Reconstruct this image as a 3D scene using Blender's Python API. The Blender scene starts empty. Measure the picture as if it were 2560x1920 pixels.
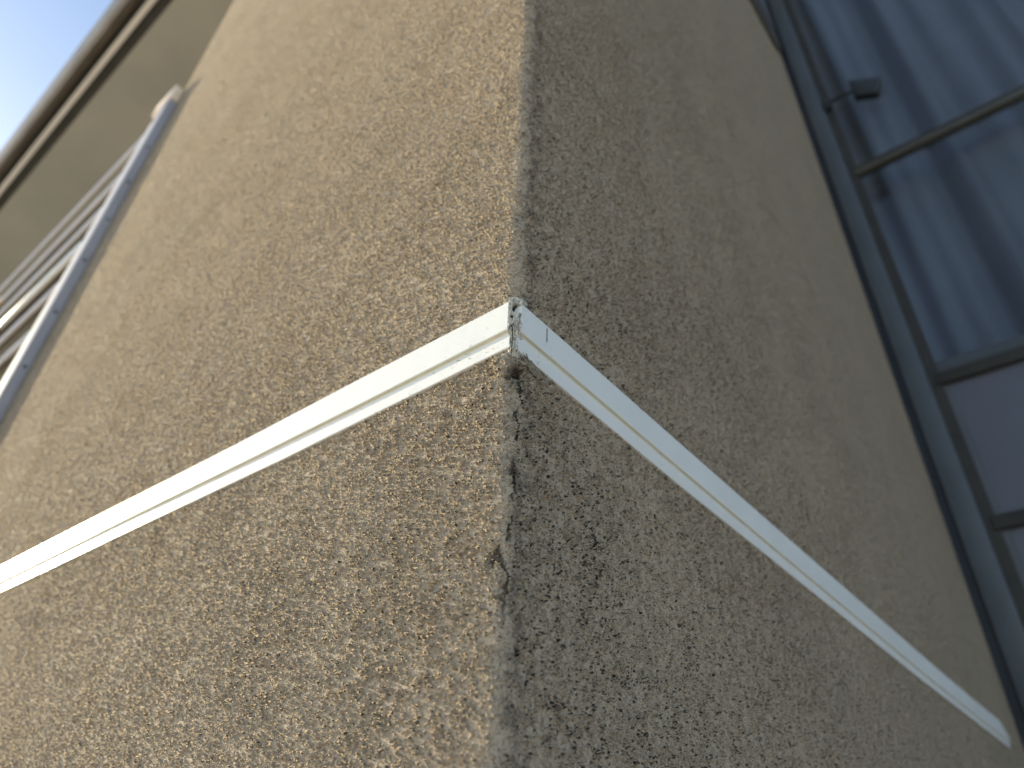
import bpy, bmesh, math, random
import numpy as np
from mathutils import Vector, Matrix, noise

# ------------------------------------------------------------------ basics
S = 0.6                      # metres per working unit (the corner is one unit from the lens)
sc = bpy.context.scene
COL = sc.collection
random.seed(4)

# ------------------------------------------------------------------ camera
RW = np.array([[0.77679202, -0.34443972, -0.52721479],
               [0.62859108, 0.47499566, 0.6158347],
               [0.0383068, -0.809778, 0.58548458]])      # columns: camera right, down, forward
CAM = Vector((0.48290341, -0.56446597, -0.67941747)) * S
cd = bpy.data.cameras.new("camera")
cam = bpy.data.objects.new("camera", cd)
COL.objects.link(cam)
m = Matrix(((RW[0][0], -RW[0][1], -RW[0][2]), (RW[1][0], -RW[1][1], -RW[1][2]), (RW[2][0], -RW[2][1], -RW[2][2])))
cam.matrix_world = Matrix.Translation(CAM) @ m.to_4x4()
cd.sensor_width = 36
cd.lens = 36 * 1745.5 / 2560
cd.clip_start = 0.02
cd.clip_end = 3000
cd.dof.use_dof = True
cd.dof.focus_distance = 0.92 * S
cd.dof.aperture_fstop = 4.5
sc.camera = cam

# ------------------------------------------------------------------ sky, sun, exposure
SUNV = Vector((-1.0, -0.200, 0.33)).normalized()
EL = math.asin(SUNV.z)
AZ = math.atan2(SUNV.x, SUNV.y)          # clockwise from +Y
w = bpy.data.worlds.new("World")
sc.world = w
w.use_nodes = True
nt = w.node_tree
bg = nt.nodes["Background"]
sky = nt.nodes.new("ShaderNodeTexSky")
sky.sky_type = 'NISHITA'
sky.sun_disc = False
sky.sun_elevation = EL
sky.sun_rotation = AZ
sky.air_density = 1.0
sky.dust_density = 0.7
sky.ozone_density = 1.0
nt.links.new(sky.outputs[0], bg.inputs[0])
bg.inputs[1].default_value = 0.15
sl = bpy.data.lights.new("sun", 'SUN')
sl.energy = 4.2
sl.angle = math.radians(0.53)
sl.color = (1.0, 0.905, 0.66)
sun = bpy.data.objects.new("sun", sl)
COL.objects.link(sun)
sun.rotation_euler = (-SUNV).to_track_quat('-Z', 'Y').to_euler()
sc.view_settings.view_transform = 'Standard'
sc.view_settings.look = 'None'
sc.view_settings.exposure = 0.93
sc.view_settings.gamma = 1.0
sc.render.engine = 'CYCLES'
sc.cycles.feature_set = 'EXPERIMENTAL'
sc.cycles.dicing_rate = 0.6
sc.cycles.preview_dicing_rate = 0.8
sc.cycles.offscreen_dicing_scale = 8
sc.cycles.max_subdivisions = 12
sc.cycles.use_denoising = True
sc.cycles.denoiser = 'OPENIMAGEDENOISE'
sc.cycles.denoising_input_passes = 'RGB_ALBEDO_NORMAL'
sc.cycles.denoising_prefilter = 'ACCURATE'
sc.cycles.sample_clamp_indirect = 4
sc.cycles.max_bounces = 6
sc.cycles.diffuse_bounces = 3
sc.cycles.glossy_bounces = 3
sc.cycles.use_adaptive_sampling = True
sc.cycles.adaptive_threshold = 0.02


# ------------------------------------------------------------------ node helper
class G:
    def __init__(self, name):
        self.m = bpy.data.materials.new(name)
        self.m.use_nodes = True
        self.t = self.m.node_tree
        self.b = self.t.nodes["Principled BSDF"]
        self.o = self.t.nodes["Material Output"]
        self.tc = self.t.nodes.new("ShaderNodeTexCoord")
        self.obj = self.tc.outputs["Object"]

    def n(self, kind, **kw):
        nd = self.t.nodes.new("ShaderNode" + kind)
        for k, v in kw.items():
            setattr(nd, k, v)
        return nd

    def put(self, sock, v):
        if isinstance(v, bpy.types.NodeSocket):
            self.t.links.new(v, sock)
        elif v is not None:
            sock.default_value = v

    def math(self, op, a, b=None, c=None, clamp=False):
        nd = self.n("Math", operation=op, use_clamp=clamp)
        self.put(nd.inputs[0], a)
        self.put(nd.inputs[1], b)
        self.put(nd.inputs[2], c)
        return nd.outputs[0]

    def vmath(self, op, a, b=None, s=None):
        nd = self.n("VectorMath", operation=op)
        self.put(nd.inputs[0], a)
        self.put(nd.inputs[1], b)
        if s is not None:
            self.put(nd.inputs["Scale"], s)
        return nd.outputs["Value"] if op in ('LENGTH', 'DISTANCE', 'DOT_PRODUCT') else nd.outputs[0]

    def noise(self, scale, detail=2.0, rough=0.5, vec=None, dist=0.0, color=False):
        nd = self.n("TexNoise")
        self.put(nd.inputs["Vector"], vec if vec is not None else self.obj)
        nd.inputs["Scale"].default_value = scale
        nd.inputs["Detail"].default_value = detail
        nd.inputs["Roughness"].default_value = rough
        nd.inputs["Distortion"].default_value = dist
        return nd.outputs["Color" if color else "Fac"]

    def voro(self, scale, vec=None, feature='F1', rnd=1.0, smooth=None):
        nd = self.n("TexVoronoi", feature=feature)
        self.put(nd.inputs["Vector"], vec if vec is not None else self.obj)
        nd.inputs["Scale"].default_value = scale
        nd.inputs["Randomness"].default_value = rnd
        if smooth is not None:
            nd.inputs["Smoothness"].default_value = smooth
        return nd.outputs["Distance"]

    def map(self, v, a, b, c=0.0, d=1.0, smooth=True):
        nd = self.n("MapRange", interpolation_type='SMOOTHSTEP' if smooth else 'LINEAR')
        self.put(nd.inputs["Value"], v)
        nd.inputs["From Min"].default_value = a
        nd.inputs["From Max"].default_value = b
        nd.inputs["To Min"].default_value = c
        nd.inputs["To Max"].default_value = d
        return nd.outputs["Result"]

    def mix(self, f, a, b):
        nd = self.n("Mix", data_type='RGBA')
        self.put(nd.inputs[0], f)
        self.put(nd.inputs[6], a if isinstance(a, bpy.types.NodeSocket) else (*a, 1))
        self.put(nd.inputs[7], b if isinstance(b, bpy.types.NodeSocket) else (*b, 1))
        return nd.outputs[2]

    def bump(self, h, dist, strength=1.0):
        nd = self.n("Bump")
        self.put(nd.inputs["Height"], h)
        nd.inputs["Distance"].default_value = dist
        nd.inputs["Strength"].default_value = strength
        self.t.links.new(nd.outputs[0], self.b.inputs["Normal"])

    def set(self, color=None, rough=None, metal=None, spec=None):
        if color is not None:
            self.put(self.b.inputs["Base Color"], color if isinstance(color, bpy.types.NodeSocket) else (*color, 1))
        if rough is not None:
            self.put(self.b.inputs["Roughness"], rough)
        if metal is not None:
            self.b.inputs["Metallic"].default_value = metal
        if spec is not None:
            self.b.inputs["Specular IOR Level"].default_value = spec
        return self

    def xyz(self):
        nd = self.n("SeparateXYZ")
        self.t.links.new(self.obj, nd.inputs[0])
        return nd.outputs


def simple(name, c1, c2, scale=6.0, rough=0.6, metal=0.0, bump=0.0, bscale=60.0, spec=0.5, detail=4.0):
    g = G(name)
    g.set(g.mix(g.map(g.noise(scale, detail, 0.6), 0.3, 0.7), c1, c2), rough, metal, spec)
    if bump:
        g.bump(g.noise(bscale, 3.0, 0.6), bump)
    return g.m


# ------------------------------------------------------------------ stucco
def stucco(name):
    g = G(name)
    x, y, z = g.xyz()
    # domain warp
    wv = g.vmath('SCALE', g.vmath('SUBTRACT', g.noise(170, 2.0, 0.5, color=True), (0.5, 0.5, 0.5)), s=0.0034)
    p = g.vmath('ADD', g.obj, wv)
    patch = g.noise(62, 3.0, 0.55)
    dens = g.map(patch, 0.36, 0.55)                              # smooth trowelled spots between crowded grain
    v1 = g.voro(350, p, 'SMOOTH_F1', 1.0, 0.12)
    lump = g.map(v1, 0.50, 0.16)
    pick = g.map(g.noise(240, 1.0, 0.5, vec=p), 0.38, 0.50)
    lump = g.math('MULTIPLY', lump, pick)
    v2 = g.voro(760, p, 'SMOOTH_F1', 1.0, 0.2)
    lump2 = g.math('MULTIPLY', g.map(v2, 0.48, 0.08), g.map(g.noise(330, 1.0, 0.5), 0.42, 0.62))
    rid = g.math('ABSOLUTE', g.math('SUBTRACT', g.noise(300, 2.0, 0.5, vec=p), 0.5))
    worm = g.math('MULTIPLY', g.map(rid, 0.06, 0.0), g.map(g.noise(95, 2.0, 0.5), 0.42, 0.6))
    h = g.math('ADD', g.math('MULTIPLY', lump, 0.95), g.math('MULTIPLY', lump2, 0.40))
    h = g.math('ADD', h, g.math('MULTIPLY', worm, 0.40))
    h = g.math('MULTIPLY', h, g.math('ADD', g.math('MULTIPLY', dens, 0.28), 0.72))
    # smooth bead right along the corner
    dc = g.vmath('LENGTH', g.vmath('MULTIPLY', g.obj, (1, 1, 0)))
    edge = g.map(dc, 0.004, 0.012, 0.70, 1.0)
    h = g.math('MULTIPLY', h, edge)
    fine = g.noise(1500, 2.0, 0.6)
    big = g.noise(22, 3.0, 0.5)
    hm = g.math('ADD', g.math('MULTIPLY', g.math('MULTIPLY', h, g.map(g.noise(7, 3.0, 0.6), 0.3, 0.7, 0.86, 1.12)), 0.00315), g.math('MULTIPLY', g.math('SUBTRACT', big, 0.5), 0.0024))
    hm = g.math("ADD", hm, g.math("MULTIPLY", g.math("SUBTRACT", g.noise(85, 2.0, 0.5), 0.5), 0.0008))
    hm = g.math("ADD", hm, 0.0014)
    hm = g.math('ADD', hm, g.math('MULTIPLY', fine, 0.00026))
    # broken hollow below the trim at the corner
    wob = g.vmath('ADD', g.obj, g.vmath('SCALE', g.vmath('SUBTRACT', g.noise(90, 2.0, 0.5, color=True), (0.5, 0.5, 0.5)), s=0.02))
    hole = g.map(g.vmath('LENGTH', g.vmath('MULTIPLY', g.vmath('SUBTRACT', wob, (-0.003, 0.006, -0.0745)), (1, 1, 0.9))), 0.0080, 0.003)
    hm = g.math('SUBTRACT', hm, g.math('MULTIPLY', hole, 0.010))
    lip = g.map(g.vmath('LENGTH', g.vmath('SUBTRACT', wob, (-0.006, -0.002, -0.063))), 0.016, 0.004)
    hm = g.math('ADD', hm, g.math('MULTIPLY', lip, 0.004))
    # long broken crack beside the arris, below the joint, and scattered pock holes
    cy = g.math('SUBTRACT', g.math('ADD', y, g.math('MULTIPLY', g.math('SUBTRACT', g.noise(38, 5.0, 0.65, vec=g.vmath('MULTIPLY', g.obj, (0, 0, 1))), 0.5), 0.026)), g.map(z, -0.27, -0.06, 0.0015, 0.0085, smooth=False))
    cw = g.map(g.noise(70, 2.0, 0.5), 0.35, 0.7, 0.0005, 0.0022, smooth=False)
    crack = g.math('LESS_THAN', g.math('ABSOLUTE', cy), cw)
    crack = g.math('MULTIPLY', crack, g.math('MULTIPLY', g.map(z, -0.34, -0.20), g.map(z, -0.045, -0.065)))
    crack = g.math('MULTIPLY', g.math('MULTIPLY', crack, g.map(g.noise(48, 2.0, 0.5), 0.40, 0.52)), g.map(x, -0.020, -0.010))
    hm = g.math('SUBTRACT', hm, g.math('MULTIPLY', crack, 0.0022))
    pock = g.math('MULTIPLY', g.map(g.voro(34, g.obj), 0.085, 0.03), g.math('GREATER_THAN', g.noise(9, 1.0, 0.5), 0.52))
    hm = g.math('SUBTRACT', hm, g.math('MULTIPLY', pock, 0.0022))
    # colour
    c = g.mix(g.map(g.noise(3.2, 4.0, 0.6), 0.3, 0.7), (0.428, 0.345, 0.258), (0.390, 0.318, 0.243))
    c = g.mix(g.map(g.noise(38, 3.0, 0.6), 0.35, 0.7, 0.0, 0.55), c, (0.455, 0.378, 0.288))
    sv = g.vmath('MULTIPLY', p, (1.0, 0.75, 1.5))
    shade_face = g.map(x, -0.012, -0.001, 0.75, 1.0)                  # dirt and painted-in shade between grains, stronger on the shaded face
    grit_shade = g.map(g.noise(430, 2.0, 0.6, vec=sv), 0.545, 0.62)
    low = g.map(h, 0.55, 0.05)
    grit_shade = g.math('MULTIPLY', g.math('MULTIPLY', grit_shade, low), shade_face)
    c = g.mix(g.math('MULTIPLY', grit_shade, 0.62), c, (0.105, 0.072, 0.038))
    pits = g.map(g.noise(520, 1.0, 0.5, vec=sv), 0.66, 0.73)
    c = g.mix(g.math('MULTIPLY', g.math('MULTIPLY', pits, shade_face), 0.50), c, (0.04, 0.033, 0.025))  # dark dots, dirt plus shade painted into the pits
    c = g.mix(g.math('MULTIPLY', g.math('MAXIMUM', crack, pock), 0.85), c, (0.045, 0.036, 0.026))
    # grime along the arris, a little round onto the shaded face, and mould round the broken joint
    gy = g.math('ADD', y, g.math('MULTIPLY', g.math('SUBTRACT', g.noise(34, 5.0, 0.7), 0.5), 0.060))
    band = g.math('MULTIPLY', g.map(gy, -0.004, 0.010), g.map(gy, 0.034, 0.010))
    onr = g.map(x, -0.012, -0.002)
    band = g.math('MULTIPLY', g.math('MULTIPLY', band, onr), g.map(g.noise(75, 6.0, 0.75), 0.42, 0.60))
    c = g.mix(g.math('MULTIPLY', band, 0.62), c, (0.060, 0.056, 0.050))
    js = g.map(g.vmath('LENGTH', g.vmath('MULTIPLY', g.vmath('SUBTRACT', wob, (-0.002, 0.006, -0.070)), (1.1, 1.0, 0.9))), 0.018, 0.003)
    js = g.math('MULTIPLY', js, g.map(g.noise(120, 4.0, 0.7), 0.33, 0.6))
    c = g.mix(g.math('MULTIPLY', js, 0.60), c, (0.035, 0.031, 0.025))
    c = g.mix(hole, c, (0.02, 0.018, 0.015))
    rust = g.math('MULTIPLY', g.map(g.noise(14, 3.0, 0.6), 0.6, 0.72), g.map(g.math('ABSOLUTE', g.math('SUBTRACT', y, 0.03)), 0.05, 0.0))
    c = g.mix(g.math('MULTIPLY', rust, 0.35), c, (0.23, 0.15, 0.075))
    # faint drip marks under the ledge of the trim
    dz = g.vmath('MULTIPLY', g.obj, (1.0, 1.0, 0.05))
    drip = g.math('MULTIPLY', g.map(g.noise(55, 4.0, 0.7, vec=dz), 0.50, 0.70), g.math('MULTIPLY', g.map(z, -0.26, -0.06), g.map(z, -0.03, -0.05)))
    c = g.mix(g.math('MULTIPLY', drip, 0.30), c, (0.13, 0.105, 0.075))
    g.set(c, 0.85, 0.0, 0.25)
    dn = g.n("Displacement")
    dn.inputs["Midlevel"].default_value = 0.0
    dn.inputs["Scale"].default_value = 1.0
    g.put(dn.inputs["Height"], hm)
    g.t.links.new(dn.outputs[0], g.o.inputs["Displacement"])
    g.m.displacement_method = 'BOTH'
    return g.m


def pvc(name, base=(0.79, 0.78, 0.755)):
    g = G(name)
    x, y, z = g.xyz()
    sm = g.map(g.noise(9, 4.0, 0.6), 0.35, 0.75)
    c = g.mix(g.math('MULTIPLY', sm, 0.30), base, (0.70, 0.69, 0.64))
    # grime that gets heavier towards the broken corner joint
    d = g.vmath('LENGTH', g.vmath('MULTIPLY', g.obj, (1, 1, 0)))
    near = g.map(d, 0.10, 0.012, 0.0, 1.0)
    dirt = g.math('MULTIPLY', near, g.map(g.noise(240, 5.0, 0.75), 0.60, 0.74))
    c = g.mix(g.math('MULTIPLY', dirt, 0.8), c, (0.22, 0.20, 0.16))
    speck = g.map(g.noise(420, 2.0, 0.6), 0.735, 0.76)
    c = g.mix(g.math('MULTIPLY', speck, 0.6), c, (0.16, 0.14, 0.11))
    # hairline vertical scuff on the right run and slanting scuffs on the left run
    wx = g.math('MULTIPLY', g.math('SUBTRACT', g.noise(300, 2.0, 0.5), 0.5), 0.0022)
    s1 = g.math('MULTIPLY', g.map(g.math('ABSOLUTE', g.math('SUBTRACT', g.math('ADD', y, wx), 0.0330)), 0.0011, 0.0004),
                g.map(g.math('ABSOLUTE', g.math('SUBTRACT', z, -0.0178)), 0.0090, 0.0065))
    s1 = g.math('MULTIPLY', s1, g.map(x, 0.0, 0.004))
    c = g.mix(s1, c, (0.09, 0.085, 0.07))
    st = g.vmath('MULTIPLY', g.obj, (1.0, 1.0, 5.0))
    s2 = g.math('MULTIPLY', g.map(g.noise(130, 4.0, 0.7, vec=st), 0.60, 0.66),
                g.math('MULTIPLY', g.map(x, -0.085, -0.060), g.map(x, -0.018, -0.030)))
    s2 = g.math('MULTIPLY', s2, g.map(g.math('ABSOLUTE', g.math('ADD', z, 0.037)), 0.012, 0.003))
    c = g.mix(g.math('MULTIPLY', s2, 0.8), c, (0.20, 0.17, 0.12))
    g.set(c, g.map(g.noise(30, 3.0, 0.6), 0.3, 0.7, 0.30, 0.46), 0.0, 0.5)
    g.bump(g.noise(45, 2.0, 0.5), 0.0004)
    return g.m


def weathered(name):
    g = G(name)
    st = g.vmath('MULTIPLY', g.obj, (1.0, 1.0, 0.28))
    a = g.noise(260, 4.0, 0.6, vec=st)
    c = g.mix(g.map(a, 0.30, 0.52), (0.33, 0.30, 0.25), (0.62, 0.585, 0.52))
    crack = g.map(g.math('ABSOLUTE', g.math('SUBTRACT', g.noise(150, 4.0, 0.65, vec=st), 0.5)), 0.012, 0.004)
    c = g.mix(g.math('MULTIPLY', crack, 0.7), c, (0.03, 0.026, 0.02))
    at = g.n("Attribute", attribute_name="pit")
    c = g.mix(at.outputs["Fac"], c, (0.022, 0.019, 0.015))
    g.set(c, 0.9, 0.0, 0.2)
    g.bump(g.math('SUBTRACT', a, g.math('MULTIPLY', crack, 0.6)), 0.0012)
    return g.m


M = {}
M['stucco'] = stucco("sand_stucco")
M['pvc'] = pvc("white_pvc_trim")
M['pvc_warm_shade'] = simple("warm_shade_trim_reveal", (0.62, 0.58, 0.42), (0.52, 0.48, 0.34), 60, 0.6)  # underside of the step: its shade and warm ground bounce painted in
M['filler'] = weathered("weathered_filler")
M['flake'] = simple("peeling_paint", (0.30, 0.26, 0.20), (0.16, 0.13, 0.10), 160, 0.85, bump=0.0006, bscale=300)
M['soffit'] = simple("olive_brown_soffit", (0.50, 0.465, 0.375), (0.43, 0.405, 0.330), 1.2, 0.8)
M['olive'] = simple("dark_olive_board", (0.22, 0.205, 0.155), (0.18, 0.17, 0.13), 2, 0.8)
M['beige'] = simple("beige_painted_metal", (0.92, 0.84, 0.73), (0.85, 0.78, 0.68), 3, 0.45)
M['gutter'] = simple("grey_brown_gutter", (0.37, 0.33, 0.29), (0.30, 0.265, 0.235), 4, 0.5)
M['dark'] = simple("painted_gap_shade", (0.085, 0.080, 0.064), (0.065, 0.061, 0.050), 5, 0.85)  # dark tone painting in the shade inside the eave gaps
M['brown'] = simple("brown_timber", (0.17, 0.125, 0.085), (0.105, 0.08, 0.055), 3, 0.7)
M['back'] = simple("recess_wall_paint", (0.13, 0.12, 0.10), (0.10, 0.092, 0.078), 2, 0.8)
M['rail'] = simple("lavender_grey_paint", (0.68, 0.69, 0.77), (0.62, 0.63, 0.71), 8, 0.38)
M['post'] = simple("blue_grey_paint", (0.41, 0.405, 0.45), (0.365, 0.36, 0.41), 7, 0.6, spec=0.2)
M['chrome'] = simple("bright_white_tube", (0.86, 0.90, 0.95), (0.80, 0.85, 0.92), 8, 0.38)
M['cap'] = simple("peach_plastic_cap", (0.88, 0.70, 0.56), (0.82, 0.66, 0.53), 12, 0.5)
M['brass'] = simple("brass_clamp", (0.72, 0.50, 0.26), (0.6, 0.42, 0.22), 20, 0.35, 0.5)
M['frame'] = simple("dark_blue_grey_frame", (0.092, 0.106, 0.124), (0.075, 0.088, 0.103), 5, 0.42)
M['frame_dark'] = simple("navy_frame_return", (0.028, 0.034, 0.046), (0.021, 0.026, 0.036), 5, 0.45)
M['gasket'] = simple("brown_black_gasket", (0.045, 0.042, 0.036), (0.030, 0.029, 0.027), 9, 0.6)
M['lip'] = simple("olive_bronze_lip", (0.10, 0.092, 0.070), (0.075, 0.07, 0.056), 9, 0.5)
M['slate'] = simple("slate_grey", (0.12, 0.125, 0.145), (0.10, 0.105, 0.12), 5, 0.5)
M['spandrel'] = simple("lavender_grey_spandrel", (0.125, 0.130, 0.162), (0.110, 0.114, 0.145), 0.8, 0.35)
M['room'] = simple("dim_room", (0.10, 0.105, 0.12), (0.08, 0.085, 0.10), 1.0, 0.9)
M['lamp'] = simple("dark_lamp_housing", (0.030, 0.034, 0.038), (0.022, 0.025, 0.028), 9, 0.5)
M['roof'] = simple("grey_roof_felt", (0.14, 0.13, 0.12), (0.11, 0.10, 0.095), 2, 0.9)
M['ground'] = simple("sunlit_paving", (0.54, 0.50, 0.45), (0.46, 0.43, 0.385), 0.7, 0.9, bump=0.003, bscale=80)


def curtain_mat():
    g = G("pale_blue_curtain")
    g.set(g.mix(g.map(g.noise(2.0, 3.0, 0.5), 0.3, 0.7), (0.34, 0.325, 0.32), (0.30, 0.288, 0.29)), 0.9, 0, 0.1)
    return g.m


def glass_mat():
    g = G("window_glass")
    tr = g.n("BsdfTransparent")
    tr.inputs[0].default_value = (0.76, 0.80, 0.85, 1)
    gl = g.n("BsdfGlossy")
    gl.inputs["Roughness"].default_value = 0.03
    gl.inputs["Color"].default_value = (0.9, 0.95, 1, 1)
    fr = g.n("Fresnel")
    fr.inputs[0].default_value = 1.36
    bp = g.n("Bump")
    bp.inputs["Distance"].default_value = 0.0008
    g.put(bp.inputs["Height"], g.noise(1.4, 1.0, 0.4))
    g.t.links.new(bp.outputs[0], gl.inputs["Normal"])
    mx = g.n("MixShader")
    ge = g.n('NewGeometry')
    g.t.links.new(g.math('MULTIPLY', fr.outputs[0], g.math('SUBTRACT', 1.0, ge.outputs['Backfacing'])), mx.inputs[0])
    g.t.links.new(tr.outputs[0], mx.inputs[1])
    g.t.links.new(gl.outputs[0], mx.inputs[2])
    g.t.links.new(mx.outputs[0], g.o.inputs["Surface"])
    return g.m


M['curtain'] = curtain_mat()
M['glass'] = glass_mat()


# ------------------------------------------------------------------ mesh helpers (working units in, metres out)
def link(name, verts, faces, mat, parent=None, smooth=False, loc=None):
    me = bpy.data.meshes.new(name)
    me.from_pydata([tuple(c * S for c in v) for v in verts], [], faces)
    me.validate()
    bm = bmesh.new()
    bm.from_mesh(me)
    bmesh.ops.recalc_face_normals(bm, faces=bm.faces)
    bm.to_mesh(me)
    bm.free()
    if smooth:
        me.shade_smooth()
    for mt in (mat if isinstance(mat, (list, tuple)) else [mat]):
        me.materials.append(mt)
    o = bpy.data.objects.new(name, me)
    COL.objects.link(o)
    if parent is not None:
        o.parent = parent
        o.matrix_parent_inverse = Matrix.Identity(4)
        # vertices are written in world space: cancel the parents' offset
        off = Vector((0, 0, 0))
        q = parent
        while q is not None:
            off += q.location
            q = q.parent
        o.location = -off
    return o


def boxv(x0, x1, y0, y1, z0, z1):
    return [(x0, y0, z0), (x1, y0, z0), (x1, y1, z0), (x0, y1, z0), (x0, y0, z1), (x1, y0, z1), (x1, y1, z1), (x0, y1, z1)]


BF = [(0, 3, 2, 1), (4, 5, 6, 7), (0, 1, 5, 4), (1, 2, 6, 5), (2, 3, 7, 6), (3, 0, 4, 7)]


def box(name, b, mat, parent=None, bevel=0.0):
    """b is one box or a list of boxes"""
    bs = b if isinstance(b, list) else [b]
    V, F = [], []
    for q in bs:
        n0 = len(V)
        V += boxv(*q)
        F += [tuple(i + n0 for i in f) for f in BF]
    o = link(name, V, F, mat, parent)
    if bevel:
        md = o.modifiers.new("bevel", 'BEVEL')
        md.width = bevel * S
        md.segments = 3
        md.limit_method = 'ANGLE'
        o.data.shade_smooth()
    return o


def tube(name, p0, p1, r, mat, parent=None, seg=20, close=True):
    a, b = Vector(p0), Vector(p1)
    d = (b - a).normalized()
    u = d.orthogonal().normalized()
    v = d.cross(u)
    V, F = [], []
    for e in (a, b):
        for i in range(seg):
            t = 2 * math.pi * i / seg
            V.append(tuple(e + u * (r * math.cos(t)) + v * (r * math.sin(t))))
    for i in range(seg):
        j = (i + 1) % seg
        F.append((i, j, seg + j, seg + i))
    F.append(tuple(range(seg))[::-1])
    F.append(tuple(range(seg, 2 * seg)))
    o = link(name, V, F, mat, parent)
    md = o.modifiers.new("bevel", 'BEVEL')
    md.width = 0.003 * S
    md.segments = 2
    md.limit_method = 'ANGLE'
    o.data.shade_smooth()
    return o


def empty(name, loc, label, cat, group=None):
    o = bpy.data.objects.new(name, None)
    o.empty_display_size = 0.2
    o.location = Vector(loc) * S
    COL.objects.link(o)
    o["label"] = label
    o["category"] = cat
    if group:
        o["group"] = group
    return o


def tag(o, label, cat):
    o["label"] = label
    o["category"] = cat
    return o


GZ = -0.68 - 1.5 / S        # ground level
HZ = 8.5                    # soffit level
YG = 4.06                   # glazing plane

# ------------------------------------------------------------------ ground
g_ = link("ground", [(-900, -900, GZ), (900, -900, GZ), (900, 900, GZ), (-900, 900, GZ)], [(0, 1, 2, 3)], M['ground'])
g_["kind"] = "structure"

# ------------------------------------------------------------------ building
bld = empty("building", (-3, 3, GZ), "tan stucco building corner with white trim, roof eave and tall dark framed windows", "building")

# stucco skin: recess return, sunlit left face, rounded arris, shaded right face
zs = [GZ]
zz = -1.2
while zz < 1.4:
    zs.append(zz)
    zz += 0.02
zs += [1.4 + 0.2 * i for i in range(0, 36)]
zs[-1] = HZ
zs = [q for q in zs if q < HZ - 0.05] + [HZ]


def arris(z):
    r = 0.016 + 0.005 * (noise.noise(Vector((0, 3.1, z * 4.0)))) + 0.006 * noise.noise(Vector((5.2, 0, z * 13.0)))
    if z > 0:
        r -= 0.001
    r -= 0.007 * min(1, max(0, (-0.1 - z) / 0.25))
    dx = 0.0035 * noise.noise(Vector((1.7, 8.2, z * 9.0))) + 0.0020 * noise.noise(Vector((1.7, 8.2, z * 28.0)))
    return max(r, 0.007), dx


rows = []
for z in zs:
    r, dx = arris(z)
    pr = [(-3.02, 2.4), (-3.02, 1.6), (-3.02, 0.8), (-3.02, 0.3), (-3.02, 0.06), (-3.014, 0.02), (-3.0, 0.004), (-2.97, 0.0)]
    x_ = -2.8
    while x_ < -0.25:
        pr.append((x_, 0.0))
        x_ += 0.2
    pr += [(-0.2, 0), (-0.12, 0), (-0.07, 0)]
    for i in range(9):
        t = i / 8 * math.pi / 2
        pr.append((-r + r * math.sin(t) + dx, r - r * math.cos(t) - dx))
    pr += [(0, 0.07), (0, 0.12), (0, 0.2)]
    y_ = 0.4
    while y_ < 4.0:
        pr.append((0.0, y_))
        y_ += 0.2
    pr += [(0.0, YG), (0.0, YG + 0.1), (0, 8.0)]
    rows.append([(a, b, z) for a, b in pr])
nc = len(rows[0])
V = [v for r in rows for v in r]
F = [(j * nc + i, j * nc + i + 1, (j + 1) * nc + i + 1, (j + 1) * nc + i) for j in range(len(rows) - 1) for i in range(nc - 1)]
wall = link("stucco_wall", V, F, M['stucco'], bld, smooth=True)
wall["label"] = "sand textured tan stucco wall wrapping the corner, sunlit left face and shaded right face"
md = wall.modifiers.new("subdivision", 'SUBSURF')
md.subdivision_type = 'SIMPLE'
md.levels = 0
md.render_levels = 0
try:
    wall.cycles.use_adaptive_subdivision = True
except Exception:
    pass
# face normals must look outwards
me = wall.data
f0 = min(me.polygons, key=lambda q: (q.center - Vector((-1.5 * S, 0, 0))).length)
if f0.normal.y > 0:
    me.flip_normals()


# trim strips -------------------------------------------------------
def lerp(tab, t):
    if t <= tab[0][0]:
        return tab[0][1]
    for (a, va), (b, vb) in zip(tab, tab[1:]):
        if t <= b:
            return va + (vb - va) * (t - a) / (b - a)
    return tab[-1][1]


def strip(name, along, t0, t1, top, gro, bot, label, cut=None):
    """along: 0 = left face (runs to -x), 1 = right face (runs to +y)"""
    ts = list(np.arange(t0, t1, 0.03)) + [t1]
    TU, TL, e = 0.0145, 0.0085, 0.0016
    V, F = [], []
    for t in ts:
        wv = 0.0010 * noise.noise(Vector((t * 1.3, 4.0 + along, 0)))
        zt, zg, zb = lerp(top, t), lerp(gro, t), lerp(bot, t)
        c = 0.0
        if cut and t > cut[0]:
            c = (t - cut[0]) / (t1 - cut[0]) * cut[1]
        zt = max(zt - c, zg + 0.004)
        prof = [(-0.004, zt), (TU - e, zt), (TU - e * 0.3, zt - e * 0.3), (TU, zt - e), (TU, zg + e), (TU - e * 0.3, zg + e * 0.3), (TU - e, zg),
                (TL + 0.0015, zg - 0.0022), (TL, zg - 0.0032), (TL, zb + e), (TL - e * 0.3, zb + e * 0.3), (TL - e, zb), (-0.004, zb)]
        for d, z in prof:
            d += wv if d > 0 else 0
            V.append((-t, -d, z) if along == 0 else (d, t, z))
    k = 13
    mats = []
    for j in range(len(ts) - 1):
        for i in range(k):
            i2 = (i + 1) % k
            F.append((j * k + i, j * k + i2, (j + 1) * k + i2, (j + 1) * k + i))
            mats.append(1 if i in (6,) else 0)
    F.append(tuple(range(k)))
    mats.append(0)
    F.append(tuple(range((len(ts) - 1) * k, len(ts) * k))[::-1])
    mats.append(0)
    o = link(name, V, F, [M['pvc'], M['pvc_warm_shade']], bld)
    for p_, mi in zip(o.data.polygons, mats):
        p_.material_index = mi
    o["label"] = label
    return o


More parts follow.
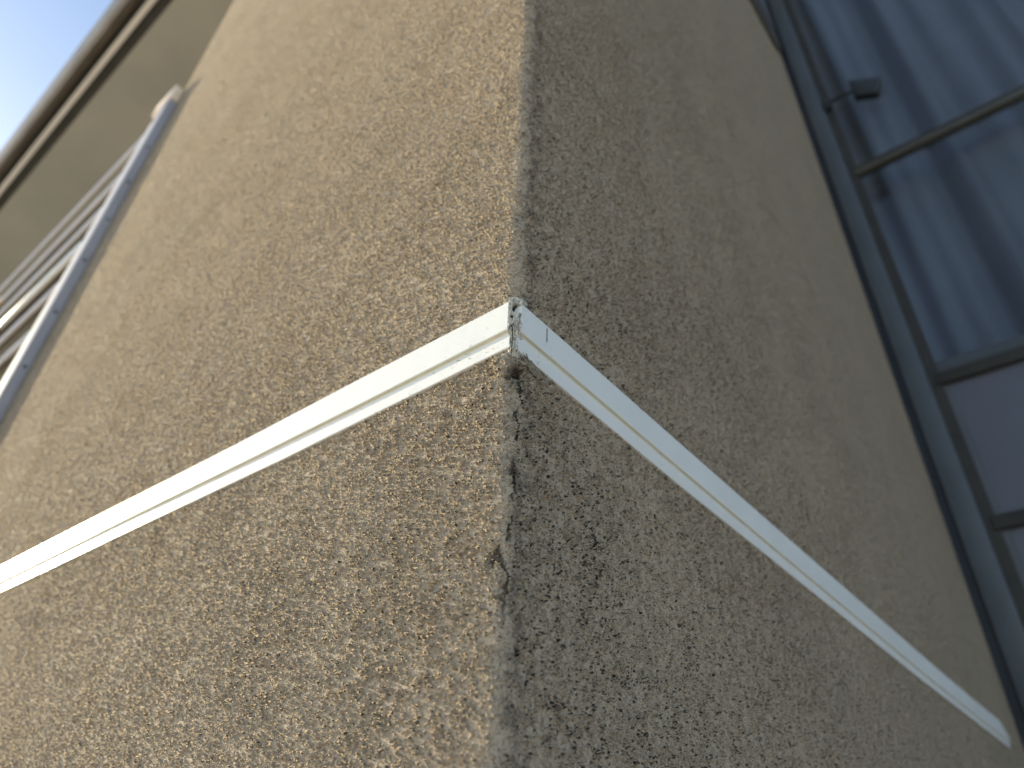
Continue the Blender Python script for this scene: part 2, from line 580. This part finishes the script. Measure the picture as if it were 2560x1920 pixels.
strip("trim_strip", 0, 0.0016, 2.99,
      [(0.0, -0.0064), (0.315, -0.0038), (0.66, -0.0047), (1.14, 0.0004), (1.845, 0.0038), (3, 0.0075)],
      [(0.0, -0.0574), (0.30, -0.0605), (0.611, -0.0611), (1.098, -0.0561), (1.773, -0.0560), (3, -0.0545)],
      [(0.0, -0.0850), (0.306, -0.0898), (0.509, -0.0928), (1.096, -0.0889), (1.767, -0.0880), (3, -0.086)],
      "two step white trim strip, sunlit, running left from the corner")
strip("trim_strip", 1, -0.0035, 3.54,
      [(0, -0.0110), (0.452, -0.0125), (1.03, -0.0110), (2.49, -0.0053), (3.2, 0.0055), (3.5, 0.0115)],
      [(0, -0.0621), (0.44, -0.0686), (0.94, -0.0709), (2.134, -0.0745), (3.377, -0.0625), (3.54, -0.0585)],
      [(0, -0.0900), (0.045, -0.0925), (0.4525, -0.1000), (0.863, -0.0990), (2.03, -0.1004), (3.405, -0.0881), (3.54, -0.086)],
      "two step white trim strip in bluish shade, running right from the corner", cut=(3.42, 0.050))

# weathered filler in the open mitre -----------------------------------
NU, NV = 46, 150
V, F, pit = [], [], []
for j in range(NV):
    v = j / (NV - 1)
    z = -0.0165 - v * 0.092
    low = 1.0 if z < -0.0735 else 0.0
    k = min(1, max(0, (-z - 0.071) / 0.004))
    for i in range(NU):
        u = i / (NU - 1)
        # straight line between the two strip ends, pulled back below the step
        ax, ay = -0.0014, -0.0140 + 0.0055 * k
        bx, by = 0.0140 - 0.0055 * k, -0.0020
        ax += 0.0012; ay -= 0.0012; bx += 0.0012; by -= 0.0012
        x, y = ax + (bx - ax) * u, ay + (by - ay) * u
        p = Vector((u * 3, z * 160, 1.3))
        q = Vector((u * 9, z * 420, 7.3))
        h = 0.0016 * noise.noise(p) + 0.0009 * noise.noise(q) + 0.0014 * noise.noise(Vector((u * 6 + z * 180, z * 60, 2)))
        g1 = abs(noise.noise(Vector((u * 5.5 - z * 120, z * 75, 9.1))))
        h -= 0.0030 * max(0, 1 - g1 / 0.10)
        e = min(u, 1 - u)
        h -= 0.0012 * max(0, 1 - e / 0.08)
        pp = 0.0
        # hollow at the top
        d = math.hypot((u - 0.62) / 0.42, (z + 0.0300 + 0.004 * noise.noise(Vector((u * 4, 0, 3)))) / 0.0085)
        if d < 1:
            h -= 0.012 * (1 - d * d)
            pp = min(1, (1 - d) * 3)
        d = math.hypot((u - 0.26) / 0.16, (z + 0.0455) / 0.0030)
        if d < 1:
            h -= 0.006 * (1 - d)
            pp = max(pp, min(1, (1 - d) * 2))
        # split down the lower half
        cx = 0.34 + 0.10 * noise.noise(Vector((0, z * 120, 5)))
        d = abs(u - cx) / 0.055
        if d < 1 and z < -0.060:
            h -= 0.006 * (1 - d)
            pp = max(pp, (1 - d))
        if v > 0.93:
            h -= (v - 0.93) * 0.10
        n = 0.7071
        V.append((x + h * n, y - h * n, z + 0.0105 + 0.0012 * noise.noise(Vector((u * 12, z * 300, 4)))))
        pit.append(pp)
for j in range(NV - 1):
    for i in range(NU - 1):
        F.append((j * NU + i, j * NU + i + 1, (j + 1) * NU + i + 1, (j + 1) * NU + i))
# back closure so that it is a solid plug
nb = len(V)
for (a, b, c) in [(-0.03, 0.005, -0.006), (-0.005, 0.03, -0.006), (-0.005, 0.03, -0.105), (-0.03, 0.005, -0.105)]:
    V.append((a, b, c))
    pit.append(0)
F.append((nb, nb + 1, nb + 2, nb + 3))
F.append(tuple([nb, nb + 1] + [i for i in range(NU - 1, -1, -1)]))
F.append(tuple([nb + 3, nb + 2] + [(NV - 1) * NU + i for i in range(NU - 1, -1, -1)]))
F.append(tuple([nb, nb + 3] + [j * NU for j in range(NV - 1, -1, -1)]))
F.append(tuple([nb + 1, nb + 2] + [j * NU + NU - 1 for j in range(NV - 1, -1, -1)]))
fil = link("corner_filler", V, F, M['filler'], bld, smooth=True)
at = fil.data.attributes.new("pit", 'FLOAT', 'POINT')
if len(at.data) == len(pit):
    at.data.foreach_set("value", pit)
fil["label"] = "cracked grey weathered filler in the open joint between the two trim strips"


def crust(name, centre, ax, ay, nrm, L, H, seed, mat, thick=0.0022, curl=0.0, label=None, amp=0.35):
    """ragged flake: outline with torn edges, real thickness, slight curl"""
    rnd = random.Random(seed)
    c = Vector(centre)
    ax, ay, nrm = Vector(ax).normalized(), Vector(ay).normalized(), Vector(nrm).normalized()
    NR, NA = 9, 64
    V, F = [], []
    for side in (0, 1):
        for r_ in range(NR + 1):
            for a_ in range(NA):
                t = 2 * math.pi * a_ / NA
                k = 1 + amp * noise.noise(Vector((math.cos(t) * 2.2, math.sin(t) * 2.2, seed))) \
                    + amp * 0.6 * noise.noise(Vector((math.cos(t) * 7, math.sin(t) * 7, seed + 3))) \
                    + amp * 0.12 * noise.noise(Vector((math.cos(t) * 13, math.sin(t) * 13, seed + 5)))
                rr = r_ / NR
                u, v = math.cos(t) * L * rr * k, math.sin(t) * H * rr * k
                hh = curl * (u / L) ** 2 + 0.0022 * noise.noise(Vector((u * 140, v * 140, seed))) * (1 if side else 0.8)
                hh += thick * (1 - rr ** 3) if side else -thick * 0.3
                V.append(tuple(c + ax * u + ay * v + nrm * hh))
        o = side * (NR + 1) * NA
        for r_ in range(NR):
            for a_ in range(NA):
                b_ = (a_ + 1) % NA
                F.append((o + r_ * NA + a_, o + r_ * NA + b_, o + (r_ + 1) * NA + b_, o + (r_ + 1) * NA + a_))
    o1, o2 = NR * NA, (NR + 1) * NA + NR * NA
    for a_ in range(NA):
        b_ = (a_ + 1) % NA
        F.append((o1 + a_, o1 + b_, o2 + b_, o2 + a_))
    o = link(name, V, F, mat, bld, smooth=True)
    if label:
        o["label"] = label
    return o


r2 = 0.7071
crust("paint_flake", (0.008, 0.034, -0.1010), (0.1, 1, -0.42), (0.3, 0.25, 1), (1, -0.2, -0.25), 0.022, 0.0055, 11, M['flake'],
      0.0016, 0.004, "dark curled paint flake peeling below the right trim strip", 0.8)
crust("paint_flake", (0.003, 0.012, -0.1010), (0.5, 1, -0.1), (0.1, 0.1, 1), (1, -0.7, -0.1), 0.010, 0.0045, 23, M['flake'], 0.0020, 0.001,
      "short torn paint flake under the corner joint", 0.7)
crust("plaster_lump", (-0.018, -0.004, -0.0960), (1, 0.1, 0.35), (0, 0, 1), (0.2, -1, -0.2), 0.020, 0.0040, 31, M['filler'],
      0.006, 0.0, "small plaster lump under the left trim strip end", 0.6)
crust("plaster_lump", (0.002, -0.002, -0.0030), (1, 1, 0), (0, 0, 1), (1, -1, 0.6), 0.016, 0.0050, 43, M['filler'], 0.008, 0.0,
      "pale crumbling plaster cap on top of the corner joint", 0.6)

# left recess behind the railing ------------------------------------
XL = -26
box("recess_wall", [(XL, -3.02, 2.4, 2.55, GZ, HZ)], M['back'], bld)
box("balcony_slab", [(XL, -3.022, 0.02, 2.398, 0.30, 0.62)], M['gutter'], bld)
box("ceiling_panel", [(XL, -3.024, 0.82, 1.168, HZ - 0.03, HZ - 0.004)], M['olive'], bld)
box("ceiling_beam", [(XL, -3.024, 1.17, 1.42, HZ - 0.10, HZ - 0.004)], M['brown'], bld)
box("ceiling_beam", [(XL, -3.024, 1.62, 1.74, HZ - 0.12, HZ - 0.004)], M['brown'], bld)
# the eave
eave = link("eave", boxv(XL, 0.35, -0.112, 8.0, HZ, HZ + 0.12), BF, M['soffit'], bld)
eave["label"] = "plain olive brown eave soffit seen from below"


def extr(name, prof, x0, x1, mat, parent, bev=0.0):
    """prof: (y, z) outline extruded along x"""
    n = len(prof)
    V = [(x0, a, b) for a, b in prof] + [(x1, a, b) for a, b in prof]
    F = [(i, (i + 1) % n, n + (i + 1) % n, n + i) for i in range(n)] + [tuple(range(n))[::-1], tuple(range(n, 2 * n))]
    o = link(name, V, F, mat, parent)
    if bev:
        md = o.modifiers.new("bevel", 'BEVEL')
        md.width = bev * S
        md.segments = 2
        md.limit_method = 'ANGLE'
        o.data.shade_smooth()
    return o


extr("shadow_gap", [(-0.246, HZ + 0.07), (-0.112, HZ + 0.07), (-0.112, HZ + 0.12), (-0.246, HZ + 0.12)], XL, 0.35, M['dark'], eave)
extr("fascia_strip", [(-0.318, HZ - 0.01), (-0.246, HZ - 0.01), (-0.246, HZ + 0.20), (-0.318, HZ + 0.20)], XL, 0.35, M['beige'], eave, 0.006)
extr("gutter", [(-0.535, HZ + 0.02), (-0.475, HZ + 0.0), (-0.468, HZ + 0.06), (-0.400, HZ + 0.07), (-0.395, HZ + 0.32), (-0.60, HZ + 0.34), (-0.605, HZ + 0.28),
                (-0.588, HZ + 0.26), (-0.575, HZ + 0.10)], XL, 0.35, M['gutter'], eave, 0.006)
extr("gutter_lip", [(-0.448, HZ + 0.0), (-0.400, HZ + 0.02), (-0.400, HZ + 0.068), (-0.448, HZ + 0.068)], XL, 0.35, M['brown'], eave)
extr("rear_gap", [(-0.394, HZ + 0.16), (-0.319, HZ + 0.16), (-0.319, HZ + 0.20), (-0.394, HZ + 0.20)], XL, 0.35, M['dark'], eave)
box("roof", [(XL, 0.35, -0.58, 8.0, HZ + 0.35, HZ + 0.45), (0.352, 9.0, YG - 0.3, 8.0, HZ + 0.35, HZ + 0.45)], M['roof'], bld)

# glazing, parallel to the sunlit face, at the far end of the shaded face ------
win = box("window_frame", [(0.062, 0.192, YG - 0.050, YG + 0.05, GZ, HZ + 0.1)], M['frame'], bld, 0.004)
win["label"] = "tall dark blue grey window frame at the end of the shaded wall"
box("frame_return", (0.002, 0.062, YG - 0.02, YG + 0.05, GZ, HZ + 0.1), M['frame_dark'], win)
box("frame_gasket", (0.192, 0.262, YG - 0.018, YG + 0.05, GZ, HZ + 0.1), M['gasket'], win)
for xm in (3.2, 6.2):
    box("window_post", (xm, xm + 0.13, YG - 0.050, YG + 0.05, GZ, HZ + 0.1), M['frame'], win, 0.004)
    box("window_post", (xm + 0.131, xm + 0.17, YG - 0.018, YG + 0.05, GZ, HZ + 0.1), M['gasket'], win)
ZM = [4.36, 2.16, 1.135, 0.02, -1.1]
TH = [0.045, 0.085, 0.085, 0.085, 0.085]
for z, t in zip(ZM, TH):
    box("transom", (0.236, 9.0, YG - 0.030, YG + 0.04, z - t / 2, z + t / 2), M['gasket'] if z < 4 else M['gasket'], win, 0.003)
box("transom_lip", (0.236, 9.0, YG - 0.040, YG + 0.03, 4.36 - 0.075, 4.36 - 0.024), M['lip'], win, 0.003)
box("transom_shade", (0.236, 9.0, YG + 0.002, YG + 0.04, 2.204, 2.30), M['frame'], win, 0.003)  # strip standing in for shadow and reflection above the transom
box("window_pane", (0.236, 9.0, YG + 0.010, YG + 0.018, 4.384, HZ + 0.08), M['glass'], win)
box("window_pane", (0.236, 9.0, YG + 0.010, YG + 0.018, 2.302, 4.284), M['glass'], win)
zz = [(1.179, 2.116), (0.064, 1.091), (-1.056, -0.024), (GZ + 0.02, -1.144)]
for a, b in zz:
    p_ = box("window_pane", (0.30, 9.0, YG + 0.010, YG + 0.03, a, b), M['spandrel'], win)
    p_["label"] = "opaque lavender grey lower pane"
    box("frame_reflection", (0.236, 0.299, YG + 0.002, YG + 0.035, a, b), M['slate'], win)  # lighter strip standing in for the frame mirrored in the pane
# small side panel set in the shaded wall, high up against the frame
sp = link("side_panel", [(0.0, 2.75, 6.02), (0.0, 3.72, 6.18), (0.0, 3.86, 6.28), (0.0, 4.03, 6.50), (0.0, 4.03, 8.4), (0.0, 2.75, 8.4),
                         (0.03, 2.75, 6.02), (0.03, 3.72, 6.18), (0.03, 3.86, 6.28), (0.03, 4.03, 6.50), (0.03, 4.03, 8.4), (0.03, 2.75, 8.4)],
          [(0, 1, 2, 3, 4, 5), (6, 7, 8, 9, 10, 11), (0, 1, 7, 6), (1, 2, 8, 7), (2, 3, 9, 8), (3, 4, 10, 9), (4, 5, 11, 10), (5, 0, 6, 11)], M['lip'], bld)
sp["label"] = "dark edged panel high on the shaded wall beside the window frame"
link("panel_face", [(0.031, 3.30, 6.50), (0.031, 3.75, 6.52), (0.031, 3.90, 6.70), (0.031, 3.93, 8.3), (0.031, 3.30, 8.3),
                    (0.045, 3.30, 6.50), (0.045, 3.75, 6.52), (0.045, 3.90, 6.70), (0.045, 3.93, 8.3), (0.045, 3.30, 8.3)],
     [(0, 1, 2, 3, 4), (5, 6, 7, 8, 9), (0, 1, 6, 5), (1, 2, 7, 6), (2, 3, 8, 7), (3, 4, 9, 8), (4, 0, 5, 9)], M['slate'], sp)
# room behind the glazing
box("room_shell", [(0.01, 9.0, 7.0, 7.1, GZ, HZ), (9.0, 9.1, YG, 7.1, GZ, HZ), (0.01, 9.0, YG + 0.06, 7.0, HZ - 0.1, HZ - 0.002),
                   (0.01, 9.0, YG + 0.06, 7.0, 1.9, 2.1)], M['room'], bld)


# curtains -----------------------------------------------------------
def curtain(name, x0, x1, y, z0, z1, seed, label, amp=0.05, freq=1.0):
    nx = int((x1 - x0) / 0.015)
    nz = 40
    V, F = [], []
    for j in range(nz + 1):
        z = z0 + (z1 - z0) * j / nz
        for i in range(nx + 1):
            x = x0 + (x1 - x0) * i / nx
            w_ = amp * noise.noise(Vector((x * 4.0 * freq, seed, 0.10 * z + 0.35 * max(0.0, 4.4 - z)))) + amp * 0.9 * noise.noise(Vector((x * 9.5 * freq, seed + 4, 0.10 * z)))
            V.append((x, y + 1.6 * w_, z))
    n1 = nx + 1
    for j in range(nz):
        for i in range(nx):
            F.append((j * n1 + i, j * n1 + i + 1, (j + 1) * n1 + i + 1, (j + 1) * n1 + i))
    o = link(name, V, F, M['curtain'], None, smooth=True)
    sd = o.modifiers.new("thickness", 'SOLIDIFY')
    sd.thickness = 0.002
    return tag(o, label, "curtain")


curtain("curtain", 0.03, 8.8, YG + 0.26, 2.28, 8.34, 1.0, "pale gathered full height curtain behind the two upper window panes", 0.075, 0.62)

# small lamp reaching out in front of the upper pane
lp = empty("security_lamp", (0.27, YG - 0.05, 5.3), "small dark lamp on a short arm in front of the topmost window pane", "lamp")
box("mounting_plate", (0.20, 0.262, YG - 0.066, YG - 0.02, 5.24, 5.38), M['lamp'], lp, 0.008)
tube("arm", (0.25, YG - 0.06, 5.30), (0.50, YG - 0.06, 5.27), 0.016, M['lamp'], lp)
yb = YG - 0.06
hv = []
for (a, d) in (((0.455, 5.395), 0), ((0.695, 5.215), 0), ((0.625, 5.035), 0), ((0.450, 5.145), 0)):
    hv.append((a[0], yb - 0.05, a[1]))
for (a, d) in (((0.455, 5.395), 0), ((0.695, 5.215), 0), ((0.625, 5.035), 0), ((0.450, 5.145), 0)):
    hv.append((a[0], yb + 0.03, a[1]))
hd = link("lamp_head", hv, [(0, 1, 2, 3), (4, 5, 6, 7), (0, 1, 5, 4), (1, 2, 6, 5), (2, 3, 7, 6), (3, 0, 4, 7)], M['lamp'], lp)
md = hd.modifiers.new("bevel", 'BEVEL')
md.width = 0.008
md.segments = 3
hd.data.shade_smooth()

# ------------------------------------------------------------------ railing
rl = empty("balcony_railing", (-3.0, -0.03, 0.62), "pale lavender grey tube railing of the balcony beside the sunlit wall", "railing")
PX0, PX1 = -3.20, -2.96
po = box("end_post", [(-3.085, PX1, -0.053, -0.004, 0.2, 3.36), (PX0, -3.093, -0.045, -0.004, 0.2, 3.30)], M['post'], rl, 0.004)
po["label"] = "flat blue grey end post bolted against the sunlit wall"
box("post_flange", [(-3.0845, PX1 + 0.002, -0.0555, -0.0535, 0.2, 3.34)], M['post'], po, 0.002)
box("post_cap", [(-3.20, PX1 + 0.010, -0.062, -0.002, 3.362, 3.50)], M['cap'], rl, 0.012)
for z in (2.95, 2.62, 2.30, 1.98, 1.62, 1.28, 0.94):
    tube("bolt", (PX1 - 0.01, -0.028, z - 0.08), (PX1 + 0.004, -0.028, z - 0.08), 0.009, M['frame'], po, 12)
RZ = [3.18, 2.787, 2.476, 1.862, 1.524, 1.186, 0.85]
for z in RZ:
    tube("rail", (-22, -0.035, z), (PX0 + 0.002, -0.035, z), 0.0128, M['rail'], rl)
h1 = tube("hand_rail", (-4.42, -0.035, 2.179), (PX0 + 0.002, -0.035, 2.179), 0.017, M['chrome'], rl)
h1["label"] = "bright white tube rail nearest the end post"
h2 = tube("hand_rail", (-22, -0.038, 2.165), (-4.47, -0.038, 2.165), 0.017, M['chrome'], rl)
h2["label"] = "bright white tube rail beyond the joint"
tube("rail_joint", (-4.49, -0.036, 2.17), (-4.40, -0.036, 2.17), 0.010, M['brass'], rl)
box("clamp", (-4.98, -4.88, -0.050, -0.024, 2.45, 2.53), M['brass'], rl, 0.006)
box("clamp", (-5.20, -5.10, -0.050, -0.024, 2.76, 2.83), M['brass'], rl, 0.006)
